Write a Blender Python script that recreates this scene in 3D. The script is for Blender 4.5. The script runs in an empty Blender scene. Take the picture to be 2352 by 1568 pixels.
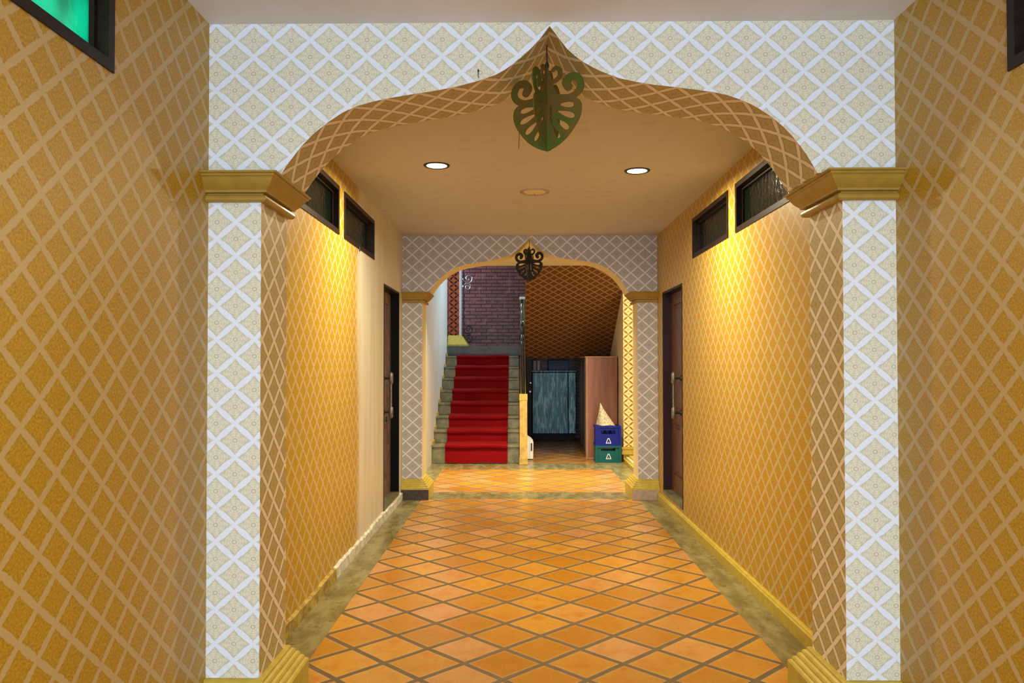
import bpy, math, random
from mathutils import Vector, Matrix
random.seed(7)
scene = bpy.context.scene
col = scene.collection

# ------------------------------------------------------------------ camera
EYE = 1.49
yaw, pit, rol = 0.0116229, 0.0175222, -0.00106724
F = Vector((-math.sin(yaw) * math.cos(pit), math.cos(yaw) * math.cos(pit), math.sin(pit)))
R0 = Vector((math.cos(yaw), math.sin(yaw), 0)); U0 = R0.cross(F)
R = R0 * math.cos(rol) + U0 * math.sin(rol); U = R.cross(F)
cd = bpy.data.cameras.new('camera'); cam = bpy.data.objects.new('camera', cd); col.objects.link(cam)
cd.sensor_width = 36; cd.lens = 1750 / 2352 * 36
cd.shift_x = 7.883 / 2352; cd.shift_y = 16.76 / 2352
cd.clip_start = 0.02
cam.matrix_world = Matrix(((R.x, U.x, -F.x, 0), (R.y, U.y, -F.y, 0), (R.z, U.z, -F.z, EYE), (0, 0, 0, 1)))
scene.camera = cam

# ------------------------------------------------------------------ world, exposure, lights
scene.view_settings.view_transform = 'Standard'
scene.view_settings.look = 'None'
scene.view_settings.exposure = 0.0
scene.view_settings.gamma = 1.0
scene.view_settings.use_curve_mapping = False
w = bpy.data.worlds.new('sky'); scene.world = w; w.use_nodes = True
bg = w.node_tree.nodes['Background']
bg.inputs['Color'].default_value = (0.75, 0.88, 1.0, 1); bg.inputs['Strength'].default_value = 2.6

def area(name, loc, target, sx, sy, power, color, spread=180):
    l = bpy.data.lights.new(name, 'AREA'); l.shape = 'RECTANGLE'; l.size = sx; l.size_y = sy
    l.energy = power; l.color = color; l.spread = math.radians(spread)
    o = bpy.data.objects.new(name, l); col.objects.link(o); o.location = loc
    o.rotation_euler = (Vector(target) - Vector(loc)).to_track_quat('-Z', 'Y').to_euler()
    return o
def spot(name, loc, power, color, angle=150, blend=0.6, size=0.06, target=None):
    l = bpy.data.lights.new(name, 'SPOT'); l.energy = power; l.color = color
    l.spot_size = math.radians(angle); l.spot_blend = blend; l.shadow_soft_size = size
    o = bpy.data.objects.new(name, l); col.objects.link(o); o.location = loc
    if target: o.rotation_euler = (Vector(target) - Vector(loc)).to_track_quat('-Z', 'Y').to_euler()
    return o
WARM = (1.0, 0.86, 0.58)
def disc(name, loc, power, color=WARM, size=0.14, spread=170):
    l = bpy.data.lights.new(name, 'AREA'); l.shape = 'DISK'; l.size = size; l.energy = power; l.color = color; l.spread = math.radians(spread)
    o = bpy.data.objects.new(name, l); col.objects.link(o); o.location = loc; return o
area('entrance_daylight', (0.13, -3.55, 1.45), (0.13, 3, 1.6), 2.7, 2.6, 205, (0.66, 0.83, 1.0))
disc('corridor_lamp_left', (-0.568, 5.35, 2.865), 56)
disc('corridor_lamp_right', (0.871, 5.52, 2.865), 60)
disc('hall_lamp_left', (-0.60, 9.75, 2.865), 46, spread=105)
disc('hall_lamp_right', (0.90, 9.75, 2.865), 50, spread=105)
area('recess_lamp', (2.5, 10.0, 2.7), (2.0, 10.6, 0.8), 0.5, 0.5, 50, WARM)
area('stairwell_daylight', (-2.45, 14.2, 3.6), (0.6, 14.4, 2.6), 1.0, 1.6, 45, (0.66, 0.76, 1.0), 120)
area('upper_floor_daylight', (1.4, 13.4, 4.5), (-1.26, 12.6, 2.4), 0.8, 0.8, 50, (0.50, 0.72, 1.0), 80)
disc('near_lamp_left', (-0.55, 0.6, 2.865), 16)
disc('near_lamp_right', (0.85, 0.6, 2.865), 16)

# ------------------------------------------------------------------ constants of the building
XL, XR, H = -1.264, 1.533, 2.879
D1, T1 = 3.093, 0.350
D2, T2 = 8.354, 0.350
CIL, CIR = -1.047, 1.318     # inner faces of the columns
TW = 0.2                     # wall thickness
YS = -3.6                    # entrance end
YHALL = 10.97                # end of the hall ceiling
YB = 14.9                    # brick wall
XR2 = 1.583                  # far right wall

# ------------------------------------------------------------------ material helpers
class NT:
    def __init__(s, name):
        s.m = bpy.data.materials.new(name); s.m.use_nodes = True
        s.t = s.m.node_tree; s.p = s.t.nodes['Principled BSDF']; s.out = s.t.nodes['Material Output']
    def n(s, kind, **kw):
        nd = s.t.nodes.new(kind)
        for k, v in kw.items(): setattr(nd, k, v)
        return nd
    def link(s, a, b): s.t.links.new(a, b)
    def set(s, sock, v):
        if isinstance(v, bpy.types.NodeSocket): s.link(v, sock)
        elif isinstance(v, (tuple, list)) and len(v) == 3 and sock.type == 'RGBA': sock.default_value = (*v, 1)
        else: sock.default_value = v
    def math(s, op, a, b=None, c=None, clamp=False):
        nd = s.n('ShaderNodeMath', operation=op, use_clamp=clamp)
        s.set(nd.inputs[0], a)
        if b is not None: s.set(nd.inputs[1], b)
        if c is not None: s.set(nd.inputs[2], c)
        return nd.outputs[0]
    def mix(s, f, a, b, mode='MIX'):
        nd = s.n('ShaderNodeMix', data_type='RGBA', blend_type=mode)
        s.set(nd.inputs[0], f); s.set(nd.inputs[6], a); s.set(nd.inputs[7], b)
        return nd.outputs[2]
    def step(s, x, lo, hi):   # smoothstep, lo>hi allowed through swap of outputs
        nd = s.n('ShaderNodeMapRange', interpolation_type='SMOOTHSTEP')
        s.set(nd.inputs['Value'], x)
        a, b, inv = (lo, hi, False) if lo < hi else (hi, lo, True)
        nd.inputs['From Min'].default_value = a; nd.inputs['From Max'].default_value = b
        nd.inputs['To Min'].default_value = 1.0 if inv else 0.0; nd.inputs['To Max'].default_value = 0.0 if inv else 1.0
        return nd.outputs[0]
    def noise(s, vec, scale, detail=2, rough=0.5, out=0):
        nd = s.n('ShaderNodeTexNoise'); s.link(vec, nd.inputs['Vector'])
        nd.inputs['Scale'].default_value = scale; nd.inputs['Detail'].default_value = detail
        nd.inputs['Roughness'].default_value = rough
        return nd.outputs[out]
    def obj(s): return s.n('ShaderNodeTexCoord').outputs['Object']
    def geo(s): return s.n('ShaderNodeNewGeometry').outputs['Position']
    def uv(s): return s.n('ShaderNodeTexCoord').outputs['UV']
    def xyz(s, v):
        nd = s.n('ShaderNodeSeparateXYZ'); s.link(v, nd.inputs[0]); return nd.outputs
    def scale(s, v, k):
        nd = s.n('ShaderNodeMapping'); s.link(v, nd.inputs[0]); nd.inputs['Scale'].default_value = k; return nd.outputs[0]
    def bump(s, h, strength, dist):
        nd = s.n('ShaderNodeBump'); nd.inputs['Strength'].default_value = strength
        nd.inputs['Distance'].default_value = dist; s.link(h, nd.inputs['Height']); s.link(nd.outputs[0], s.p.inputs['Normal'])

def plain(name, color, rough=0.6, metal=0.0, var=0.0, vscale=8, spec=None, bump=0.0, bscale=40):
    g = NT(name)
    if var:
        n = g.noise(g.geo(), vscale, 3)
        c2 = tuple(max(0, c * (1 - var)) for c in color); c1 = tuple(min(1, c * (1 + var)) for c in color)
        g.set(g.p.inputs['Base Color'], g.mix(g.step(n, 0.3, 0.7), c2, c1))
    else: g.p.inputs['Base Color'].default_value = (*color, 1)
    g.p.inputs['Roughness'].default_value = rough; g.p.inputs['Metallic'].default_value = metal
    if spec is not None: g.p.inputs['Specular IOR Level'].default_value = spec
    if bump: g.bump(g.noise(g.geo(), bscale, 4), bump, 0.004)
    return g.m

HU, HV = 0.0775, 0.0685
def paper(name, dia, lat, lw=0.115, outline=0.75, speck=0.0, rough=0.5, plaster=None, motif=1.0, spec=0.3, scallop=0.012, rr=0.075, rw=0.02, rk=0.35, ragk=0.06, rags=120):
    g = NT(name); uv = g.uv(); x, y, _ = g.xyz(uv)
    a = g.math('MULTIPLY', g.math('ADD', g.math('DIVIDE', x, HU), g.math('DIVIDE', y, HV)), 0.5)
    b = g.math('MULTIPLY', g.math('SUBTRACT', g.math('DIVIDE', x, HU), g.math('DIVIDE', y, HV)), 0.5)
    pa = g.math('SUBTRACT', g.math('FRACT', a), 0.5); pb = g.math('SUBTRACT', g.math('FRACT', b), 0.5)
    da = g.math('SUBTRACT', 0.5, g.math('ABSOLUTE', pa)); db = g.math('SUBTRACT', 0.5, g.math('ABSOLUTE', pb))
    # scalloped leaf edges: the line is wider at mid-length, ragged all along
    rag = g.math('MULTIPLY', g.math('SUBTRACT', g.noise(uv, rags, 2), 0.5), ragk)
    wa = g.math('SUBTRACT', da, g.math('MULTIPLY', g.math('COSINE', g.math('MULTIPLY', pb, 2 * math.pi)), scallop))
    wb = g.math('SUBTRACT', db, g.math('MULTIPLY', g.math('COSINE', g.math('MULTIPLY', pa, 2 * math.pi)), scallop))
    m = g.math('ADD', g.math('MINIMUM', wa, wb), rag)
    line = g.step(m, lw + 0.02, lw - 0.02)
    edge = g.math('MULTIPLY', g.step(m, lw + 0.10, lw + 0.01), 1 - outline)
    r = g.math('SQRT', g.math('ADD', g.math('MULTIPLY', pa, pa), g.math('MULTIPLY', pb, pb)))
    ring = g.step(g.math('ABSOLUTE', g.math('SUBTRACT', r, rr)), rw + 0.012, rw - 0.008)
    pet = g.math('SINE', g.math('MULTIPLY', r, 62.0))
    ang = g.math('SINE', g.math('MULTIPLY', g.math('ARCTAN2', pa, pb), 8.0))
    tex = g.math('MULTIPLY', g.math('ADD', pet, ang), 0.035 * motif)
    d = g.mix(edge, dia, tuple(c * 0.35 for c in dia))
    d = g.mix(g.math('MULTIPLY', ring, rk), d, tuple(c * 0.35 for c in dia))
    val = g.math('ADD', 1.0, tex)
    if speck:
        val = g.math('ADD', val, g.math('MULTIPLY', g.math('SUBTRACT', g.noise(uv, 130, 2, 0.7), 0.5), speck))
    cs = g.n('ShaderNodeHueSaturation'); g.set(cs.inputs['Value'], val); g.set(cs.inputs['Color'], d)
    l2 = g.mix(g.math('MULTIPLY', g.step(g.noise(uv, 150, 1), 0.4, 0.7), 0.25), lat, tuple(c * 0.8 for c in lat))
    c = g.mix(line, cs.outputs[0], l2)
    if plaster:   # (start u, colour): where the paper is gone and the plaster shows
        nz = g.math('MULTIPLY', g.math('SUBTRACT', g.noise(g.scale(uv, (1, 0.35, 1)), 3, 3), 0.5), 0.35)
        f = g.step(g.math('ADD', x, nz), plaster[0] - 0.12, plaster[0] + 0.16)
        pc = g.mix(g.step(g.noise(g.scale(uv, (6, 0.5, 1)), 2, 3), 0.3, 0.7), plaster[1], tuple(v * 0.86 for v in plaster[1]))
        c = g.mix(f, c, pc)
    g.set(g.p.inputs['Base Color'], c); g.p.inputs['Roughness'].default_value = rough
    g.p.inputs['Specular IOR Level'].default_value = spec
    g.bump(g.noise(g.scale(uv, (14, 3, 1)), 6, 2), 0.12, 0.004)
    return g.m

GOLDP = ((0.45, 0.265, 0.014), (0.53, 0.395, 0.185))
M = {}
M['gold_left'] = paper('ochre_lattice_wallpaper_left', *GOLDP, lw=0.10, speck=1.5, plaster=(6.02 - 1.926, (0.70, 0.65, 0.52)), motif=0.0, rk=0.0, outline=0.9, rough=0.42, spec=0.45, ragk=0.10, rags=75)
M['gold'] = paper('ochre_lattice_wallpaper', *GOLDP, lw=0.10, speck=1.5, motif=0.0, rk=0.0, outline=0.9, rough=0.42, spec=0.45, ragk=0.10, rags=75)
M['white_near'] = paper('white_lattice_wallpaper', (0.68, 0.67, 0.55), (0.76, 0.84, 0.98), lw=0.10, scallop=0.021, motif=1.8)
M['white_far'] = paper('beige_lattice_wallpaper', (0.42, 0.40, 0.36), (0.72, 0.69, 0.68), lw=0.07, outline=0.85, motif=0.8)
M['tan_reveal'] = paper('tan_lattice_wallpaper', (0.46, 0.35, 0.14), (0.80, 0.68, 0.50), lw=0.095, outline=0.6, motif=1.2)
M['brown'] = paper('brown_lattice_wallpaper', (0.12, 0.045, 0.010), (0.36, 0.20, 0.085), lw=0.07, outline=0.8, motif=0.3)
M['floral_red'] = paper('red_floral_wallpaper', (0.55, 0.12, 0.04), (0.015, 0.006, 0.008), lw=0.09, outline=0.5, motif=1.5, scallop=0.06, rr=0.2, rw=0.03, rk=0.6)
M['floral_gold'] = paper('gold_floral_wallpaper', (0.86, 0.72, 0.34), (0.30, 0.15, 0.04), lw=0.075, outline=0.8, motif=0.5, scallop=0.045, rr=0.10, rw=0.035, rk=0.8)
M['cream'] = plain('cream_plaster', (0.70, 0.60, 0.36), 0.6, var=0.05, vscale=3)
M['white_paint'] = plain('white_ceiling_paint', (0.74, 0.71, 0.71), 0.7, var=0.05, vscale=2)
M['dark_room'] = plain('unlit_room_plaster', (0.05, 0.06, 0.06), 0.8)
M['gold_paint'] = plain('gold_brown_moulding_paint', (0.34, 0.21, 0.026), 0.42, var=0.08, vscale=20, spec=0.6)
M['yellow_paint'] = plain('gold_yellow_base_paint', (0.50, 0.37, 0.045), 0.4, var=0.10, vscale=20, spec=0.6)
M['plinth_dark'] = plain('dark_stone_plinth', (0.045, 0.028, 0.018), 0.5, var=0.4, vscale=25)
M['plinth_pink'] = plain('pinkish_stone_plinth', (0.40, 0.30, 0.21), 0.5, var=0.1, vscale=25)
M['frame_wood'] = plain('dark_brown_frame_wood', (0.016, 0.008, 0.006), 0.45, var=0.3, vscale=30, spec=0.2)
M['door_wood'] = plain('brown_door_wood', (0.12, 0.050, 0.026), 0.4, var=0.25, vscale=12)
M['door_wood_grey'] = plain('greyish_brown_door_wood', (0.15, 0.09, 0.07), 0.4, var=0.25, vscale=12)
M['jamb_black'] = plain('black_jamb_paint', (0.003, 0.003, 0.004), 0.6, spec=0.1)
M['jamb_maroon'] = plain('maroon_jamb_paint', (0.025, 0.010, 0.013), 0.5, spec=0.2)
M['steel'] = plain('tarnished_steel', (0.22, 0.20, 0.17), 0.45, metal=0.7, var=0.3, vscale=60)
M['iron'] = plain('black_iron', (0.02, 0.018, 0.018), 0.4, metal=0.3)
M['chrome'] = plain('polished_metal', (0.55, 0.58, 0.62), 0.15, metal=1.0)
M['bright_white'] = plain('white_plastic', (0.80, 0.80, 0.76), 0.35)
M['black_plastic'] = plain('black_plastic', (0.005, 0.005, 0.006), 0.5, spec=0.15)
M['teal_plastic'] = plain('teal_crate_plastic', (0.004, 0.095, 0.10), 0.4, spec=0.25)
M['blue_plastic'] = plain('blue_crate_plastic', (0.004, 0.012, 0.23), 0.4, spec=0.25)
M['mark_white'] = plain('white_printed_mark', (0.75, 0.80, 0.85), 0.5)
M['post_gold'] = plain('golden_painted_post', (0.52, 0.34, 0.07), 0.4, var=0.2, vscale=14)
M['rail_brass'] = plain('dull_brass_rail', (0.20, 0.12, 0.03), 0.35, metal=0.4)
M['carpet'] = None

# brass ornament
g = NT('antique_green_brass')
n = g.step(g.noise(g.geo(), 9, 2), 0.38, 0.62)
g.set(g.p.inputs['Base Color'], g.mix(n, (0.20, 0.14, 0.035), (0.12, 0.16, 0.03)))
g.p.inputs['Metallic'].default_value = 0.75; g.p.inputs['Roughness'].default_value = 0.38
M['brass'] = g.m
M['shaded_brass'] = plain('backlit_shaded_brass', (0.035, 0.026, 0.014), 0.35, metal=0.5)  # far ornament: its backlit darkness is put into the metal colour

# corridor ceiling
g = NT('tan_mottled_ceiling_paper')
v = g.scale(g.geo(), (1, 1, 1))
vo = g.n('ShaderNodeTexVoronoi'); g.link(v, vo.inputs['Vector']); vo.inputs['Scale'].default_value = 5.5; vo.inputs['Randomness'].default_value = 0.35
spot_m = g.step(vo.outputs['Distance'], 0.36, 0.22)
c = g.mix(g.math('MULTIPLY', spot_m, 0.30), (0.54, 0.52, 0.51), (0.40, 0.33, 0.28))
g.set(g.p.inputs['Base Color'], g.mix(g.math('MULTIPLY', g.step(g.noise(g.geo(), 2, 3), 0.35, 0.65), 0.15), c, (0.52, 0.46, 0.40)))
g.p.inputs['Roughness'].default_value = 0.55
M['tan_ceiling'] = g.m

# red carpet
g = NT('red_pile_carpet')
nz = g.noise(g.geo(), 260, 3)
g.set(g.p.inputs['Base Color'], g.mix(g.step(nz, 0.3, 0.7), (0.15, 0.0012, 0.0025), (0.26, 0.003, 0.006)))
g.p.inputs['Roughness'].default_value = 0.85
g.p.inputs['Sheen Weight'].default_value = 0.1; g.p.inputs['Sheen Tint'].default_value = (1, 0.2, 0.15, 1); g.p.inputs['Specular IOR Level'].default_value = 0.08
g.bump(nz, 0.4, 0.004)
M['carpet'] = g.m

# concrete band
def concrete(name, c1, c2, c3, rough=0.25):
    g = NT(name)
    n1 = g.noise(g.scale(g.geo(), (6, 2.2, 6)), 1.5, 6, 0.65); n2 = g.noise(g.geo(), 14, 6, 0.7)
    c = g.mix(g.step(n1, 0.35, 0.65), c1, c2); c = g.mix(g.step(n2, 0.52, 0.72), c, c3)
    g.set(g.p.inputs['Base Color'], c); g.p.inputs['Roughness'].default_value = rough
    g.bump(n2, 0.25, 0.004)
    return g.m
M['concrete'] = concrete('polished_green_grey_concrete', (0.15, 0.125, 0.045), (0.27, 0.24, 0.11), (0.10, 0.075, 0.028))
M['stone_step'] = concrete('green_grey_stone', (0.13, 0.13, 0.062), (0.24, 0.22, 0.12), (0.09, 0.09, 0.04), 0.4)

# terracotta tiles, laid diagonally
def tiles(name, tint=1.0):
    g = NT(name); P = g.geo(); x, y, z = g.xyz(P)
    u = g.math('DIVIDE', g.math('SUBTRACT', x, 0.127), 0.395); v = g.math('DIVIDE', g.math('SUBTRACT', y, 3.795), 0.3855)
    wob = g.math('MULTIPLY', g.math('SUBTRACT', g.noise(P, 3.0, 2), 0.5), 0.05)
    a = g.math('ADD', g.math('ADD', u, v), wob); b = g.math('ADD', g.math('SUBTRACT', u, v), wob)
    def near(q): return g.math('SUBTRACT', 0.5, g.math('ABSOLUTE', g.math('SUBTRACT', g.math('FRACT', q), 0.5)))
    m = g.math('MINIMUM', near(a), near(b))
    tile = g.step(m, 0.048, 0.060)
    cx = g.n('ShaderNodeCombineXYZ'); g.link(g.math('FLOOR', a), cx.inputs[0]); g.link(g.math('FLOOR', b), cx.inputs[1])
    wn = g.n('ShaderNodeTexWhiteNoise', noise_dimensions='3D'); g.link(cx.outputs[0], wn.inputs['Vector'])
    rc = g.xyz(wn.outputs['Color'])
    c = g.mix(rc[0], (0.40, 0.175, 0.012), (0.54, 0.27, 0.035))
    c = g.mix(g.math('MULTIPLY', g.step(rc[1], 0.72, 0.98), 0.6), c, (0.55, 0.29, 0.14))
    mot = g.noise(P, 7, 5, 0.65)
    c = g.mix(g.math('MULTIPLY', g.step(mot, 0.45, 0.72), 0.65), c, (0.46, 0.15, 0.010))
    mot2 = g.noise(P, 13, 5, 0.7)
    c = g.mix(g.math('MULTIPLY', g.step(mot2, 0.5, 0.75), 0.5), c, (0.30, 0.135, 0.02))
    pale = g.step(m, 0.14, 0.05)
    c = g.mix(g.math('MULTIPLY', pale, 0.35), c, (0.54, 0.32, 0.14))
    pit_ = g.step(g.noise(P, 34, 3, 0.6), 0.72, 0.80)
    c = g.mix(g.math('MULTIPLY', pit_, 0.7), c, (0.16, 0.05, 0.01))
    gr = g.mix(g.noise(P, 12, 3), (0.10, 0.058, 0.018), (0.15, 0.10, 0.035))
    c = g.mix(tile, gr, c)
    g.set(g.p.inputs['Base Color'], c)
    rr = g.math('ADD', 0.16, g.math('MULTIPLY', g.noise(P, 5, 4), 0.22))
    g.set(g.p.inputs['Roughness'], g.math('ADD', rr, g.math('MULTIPLY', g.math('SUBTRACT', 1.0, tile), 0.45)))
    h = g.math('ADD', g.step(m, 0.02, 0.07), g.math('MULTIPLY', mot, 0.35))
    g.bump(h, 0.35, 0.006)
    return g.m
M['tiles'] = tiles('glazed_terracotta_diagonal_tiles')

# brick wall (x, z)
g = NT('dark_red_brick')
P = g.geo(); x, y, z = g.xyz(P); cx = g.n('ShaderNodeCombineXYZ')
g.link(g.math('ADD', x, g.math('MULTIPLY', y, 1.0)), cx.inputs[0]); g.link(z, cx.inputs[1])
br = g.n('ShaderNodeTexBrick'); g.link(cx.outputs[0], br.inputs['Vector'])
br.inputs['Scale'].default_value = 1.0; br.inputs['Brick Width'].default_value = 0.215; br.inputs['Row Height'].default_value = 0.069
br.inputs['Mortar Size'].default_value = 0.011; br.inputs['Mortar Smooth'].default_value = 0.3; br.inputs['Bias'].default_value = -0.1
br.inputs['Color1'].default_value = (0.20, 0.062, 0.055, 1); br.inputs['Color2'].default_value = (0.11, 0.040, 0.040, 1); br.inputs['Mortar'].default_value = (0.018, 0.008, 0.010, 1)
c = g.mix(g.math('MULTIPLY', g.step(g.noise(P, 9, 4), 0.5, 0.75), 0.4), br.outputs['Color'], (0.32, 0.18, 0.15))
g.set(g.p.inputs['Base Color'], c); g.p.inputs['Roughness'].default_value = 0.45
g.bump(g.math('SUBTRACT', g.math('MULTIPLY', g.noise(P, 30, 4), 0.4), br.outputs['Fac']), 0.5, 0.008)
M['brick'] = g.m

# streaky blue paint
g = NT('worn_streaky_blue_paint'); P = g.geo()
s1 = g.noise(g.scale(P, (16, 16, 2.2)), 1.0, 5, 0.65); s2 = g.noise(g.scale(P, (30, 30, 4)), 1.0, 4, 0.6)
c = g.mix(g.step(s1, 0.38, 0.66), (0.02, 0.10, 0.17), (0.06, 0.36, 0.58))
c = g.mix(g.math('MULTIPLY', g.step(s2, 0.50, 0.62), 0.85), c, (0.36, 0.78, 0.92))
g.set(g.p.inputs['Base Color'], c); g.p.inputs['Roughness'].default_value = 0.4
M['blue_paint'] = g.m

# laminate wood
g = NT('reddish_brown_laminate'); P = g.geo()
s1 = g.noise(g.scale(P, (14, 14, 1.2)), 1.0, 4, 0.6)
g.set(g.p.inputs['Base Color'], g.mix(g.step(s1, 0.3, 0.7), (0.22, 0.080, 0.038), (0.34, 0.135, 0.070))); g.p.inputs['Roughness'].default_value = 0.38
M['laminate'] = g.m
M['laminate_edge'] = plain('pale_brown_laminate_edge', (0.42, 0.20, 0.10), 0.4, var=0.1)
M['laminate_dark'] = plain('dark_wardrobe_front', (0.06, 0.035, 0.022), 0.4, var=0.2)

# window glass: figured, green
def glass(name, color, body):
    g = NT(name); t = g.t
    t.nodes.remove(g.p)
    tr = g.n('ShaderNodeBsdfTranslucent'); gn = g.noise(g.scale(g.geo(), (1, 2.6, 1.2)), 1.6, 3); g.link(g.mix(g.step(gn, 0.42, 0.60), color, tuple(v_ * 0.55 for v_ in color)), tr.inputs[0])
    df = g.n('ShaderNodeBsdfDiffuse'); df.inputs[0].default_value = (*body, 1)
    gl = g.n('ShaderNodeBsdfGlossy'); gl.inputs['Roughness'].default_value = 0.16
    lw_ = g.n('ShaderNodeLayerWeight'); lw_.inputs[0].default_value = 0.5; fr = g.math('ADD', 0.05, g.math('MULTIPLY', g.math('POWER', lw_.outputs['Facing'], 4.0), 0.5))
    vo = g.noise(g.geo(), 22, 3); bp = g.n('ShaderNodeBump'); bp.inputs['Strength'].default_value = 0.6; bp.inputs['Distance'].default_value = 0.01
    g.link(vo, bp.inputs['Height']); g.link(bp.outputs[0], gl.inputs['Normal']); g.link(bp.outputs[0], tr.inputs['Normal'])
    m1 = g.n('ShaderNodeMixShader'); m1.inputs[0].default_value = 0.88; g.link(df.outputs[0], m1.inputs[1]); g.link(tr.outputs[0], m1.inputs[2])
    m2 = g.n('ShaderNodeMixShader'); g.link(fr, m2.inputs[0]); g.link(m1.outputs[0], m2.inputs[1]); g.link(gl.outputs[0], m2.inputs[2])
    g.link(m2.outputs[0], g.out.inputs[0])
    return g.m
M['green_glass'] = glass('figured_green_glass', (0.04, 0.80, 0.55), (0.03, 0.09, 0.06))

M['shaded_glass'] = glass('shaded_figured_green_glass', (0.02, 0.10, 0.07), (0.02, 0.045, 0.036))  # same green glass, with the darkness behind it put into the colour
def emit(name, color, k):
    g = NT(name); e = g.n('ShaderNodeEmission'); e.inputs[0].default_value = (*color, 1); e.inputs[1].default_value = k
    g.link(e.outputs[0], g.out.inputs[0]); return g.m
M['lamp_disc'] = emit('lit_lamp_diffuser', (1.0, 0.93, 0.74), 6)

# ------------------------------------------------------------------ mesh helpers
class MB:
    def __init__(s): s.v = []; s.f = []; s.uv = []; s.mi = []; s.mats = []
    def mid(s, m):
        if m not in s.mats: s.mats.append(m)
        return s.mats.index(m)
    def face(s, pts, m, uv=None, smooth=False, off=(0, 0)):
        pts = [Vector(p) for p in pts]; b = len(s.v); s.v += [tuple(p) for p in pts]
        s.f.append(tuple(range(b, b + len(pts)))); s.mi.append(s.mid(m))
        if uv is None:
            n = Vector((0, 0, 0))
            for i in range(len(pts)): n += pts[i].cross(pts[(i + 1) % len(pts)])
            ax = max(range(3), key=lambda i: abs(n[i]))
            pr = {0: (1, 2), 1: (0, 2), 2: (0, 1)}[ax]
            uv = [(p[pr[0]] - off[0], p[pr[1]] - off[1]) for p in pts]
        s.uv.append(uv)
    def box(s, a, b, m, off=(0, 0), skip=()):
        x0, y0, z0 = a; x1, y1, z1 = b
        q = {'-x': [(x0, y1, z0), (x0, y0, z0), (x0, y0, z1), (x0, y1, z1)], '+x': [(x1, y0, z0), (x1, y1, z0), (x1, y1, z1), (x1, y0, z1)],
             '-y': [(x0, y0, z0), (x1, y0, z0), (x1, y0, z1), (x0, y0, z1)], '+y': [(x1, y1, z0), (x0, y1, z0), (x0, y1, z1), (x1, y1, z1)],
             '-z': [(x0, y1, z0), (x1, y1, z0), (x1, y0, z0), (x0, y0, z0)], '+z': [(x0, y0, z1), (x1, y0, z1), (x1, y1, z1), (x0, y1, z1)]}
        for k, p in q.items():
            if k not in skip: s.face(p, m[k] if isinstance(m, dict) and k in m else (m['*'] if isinstance(m, dict) else m), off=off)
        return s
    def tube(s, pts, r, m, seg=10, close=True):
        pts = [Vector(p) for p in pts]; rs = r if isinstance(r, (list, tuple)) else [r] * len(pts); rings = []
        up = Vector((0, 0, 1)); prev = None
        for i, p in enumerate(pts):
            d = (pts[min(i + 1, len(pts) - 1)] - pts[max(i - 1, 0)]).normalized()
            if prev is None:
                a = d.cross(up if abs(d.z) < 0.95 else Vector((1, 0, 0))).normalized()
            else: a = (prev - d * prev.dot(d)).normalized()
            prev = a; b = d.cross(a)
            rings.append([p + (a * math.cos(t) + b * math.sin(t)) * rs[i] for t in [2 * math.pi * k / seg for k in range(seg)]])
        for i in range(len(rings) - 1):
            for k in range(seg):
                s.face([rings[i][k], rings[i + 1][k], rings[i + 1][(k + 1) % seg], rings[i][(k + 1) % seg]][::-1], m)
        if close:
            s.face(rings[0], m); s.face(rings[-1][::-1], m)
        return s
    def lathe(s, prof, m, c=(0, 0, 0), seg=32):
        c = Vector(c)
        R_ = [[c + Vector((r * math.cos(2 * math.pi * k / seg), r * math.sin(2 * math.pi * k / seg), z)) for k in range(seg)] for r, z in prof]
        for i in range(len(R_) - 1):
            for k in range(seg):
                q = [R_[i][k], R_[i][(k + 1) % seg], R_[i + 1][(k + 1) % seg], R_[i + 1][k]]
                if prof[i][0] < 1e-6: q = [q[0], q[2], q[3]]
                elif prof[i + 1][0] < 1e-6: q = q[:3]
                s.face(q, m)
        return s
    def build(s, name, parent=None, bevel=0, smooth=None, merge=True):
        me = bpy.data.meshes.new(name); vv = s.v; ff = s.f
        if merge:
            key = {}; mp = []; nv = []
            for p in s.v:
                k = (round(p[0], 5), round(p[1], 5), round(p[2], 5))
                if k not in key: key[k] = len(nv); nv.append(p)
                mp.append(key[k])
            vv = nv; ff = [tuple(mp[i] for i in f) for f in s.f]
        keep = [i for i, f in enumerate(ff) if len(set(f)) == len(f)]
        me.from_pydata(vv, [], [ff[i] for i in keep])
        ul = me.uv_layers.new(name='UVMap')
        k = 0; data = []
        for i in keep:
            for q in s.uv[i]: data += [q[0], q[1]]
        ul.data.foreach_set('uv', data)
        for m in s.mats: me.materials.append(m)
        me.polygons.foreach_set('material_index', [s.mi[i] for i in keep])
        if smooth is not None:
            me.polygons.foreach_set('use_smooth', [True] * len(keep))
            try: me.set_sharp_from_angle(angle=math.radians(smooth))
            except Exception: pass
        me.update()
        o = bpy.data.objects.new(name, me); col.objects.link(o)
        if parent: o.parent = parent
        if bevel:
            md = o.modifiers.new('bevel', 'BEVEL'); md.width = bevel; md.segments = 2; md.limit_method = 'ANGLE'; md.angle_limit = math.radians(40)
        return o

def empty(name, loc=(0, 0, 0)):
    o = bpy.data.objects.new(name, None); o.location = loc; o.empty_display_size = 0.1; col.objects.link(o); return o
def tag(o, label, cat, group=None):
    o['label'] = label; o['category'] = cat
    if group: o['group'] = group
    return o
def struct(o, label=None, cat=None):
    o['kind'] = 'structure'
    if label: o['label'] = label
    if cat: o['category'] = cat
    return o
def under(o, parent):    # child keeps its world place
    o.parent = parent; o.matrix_parent_inverse = Matrix.Translation(parent.location).inverted(); return o

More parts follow.
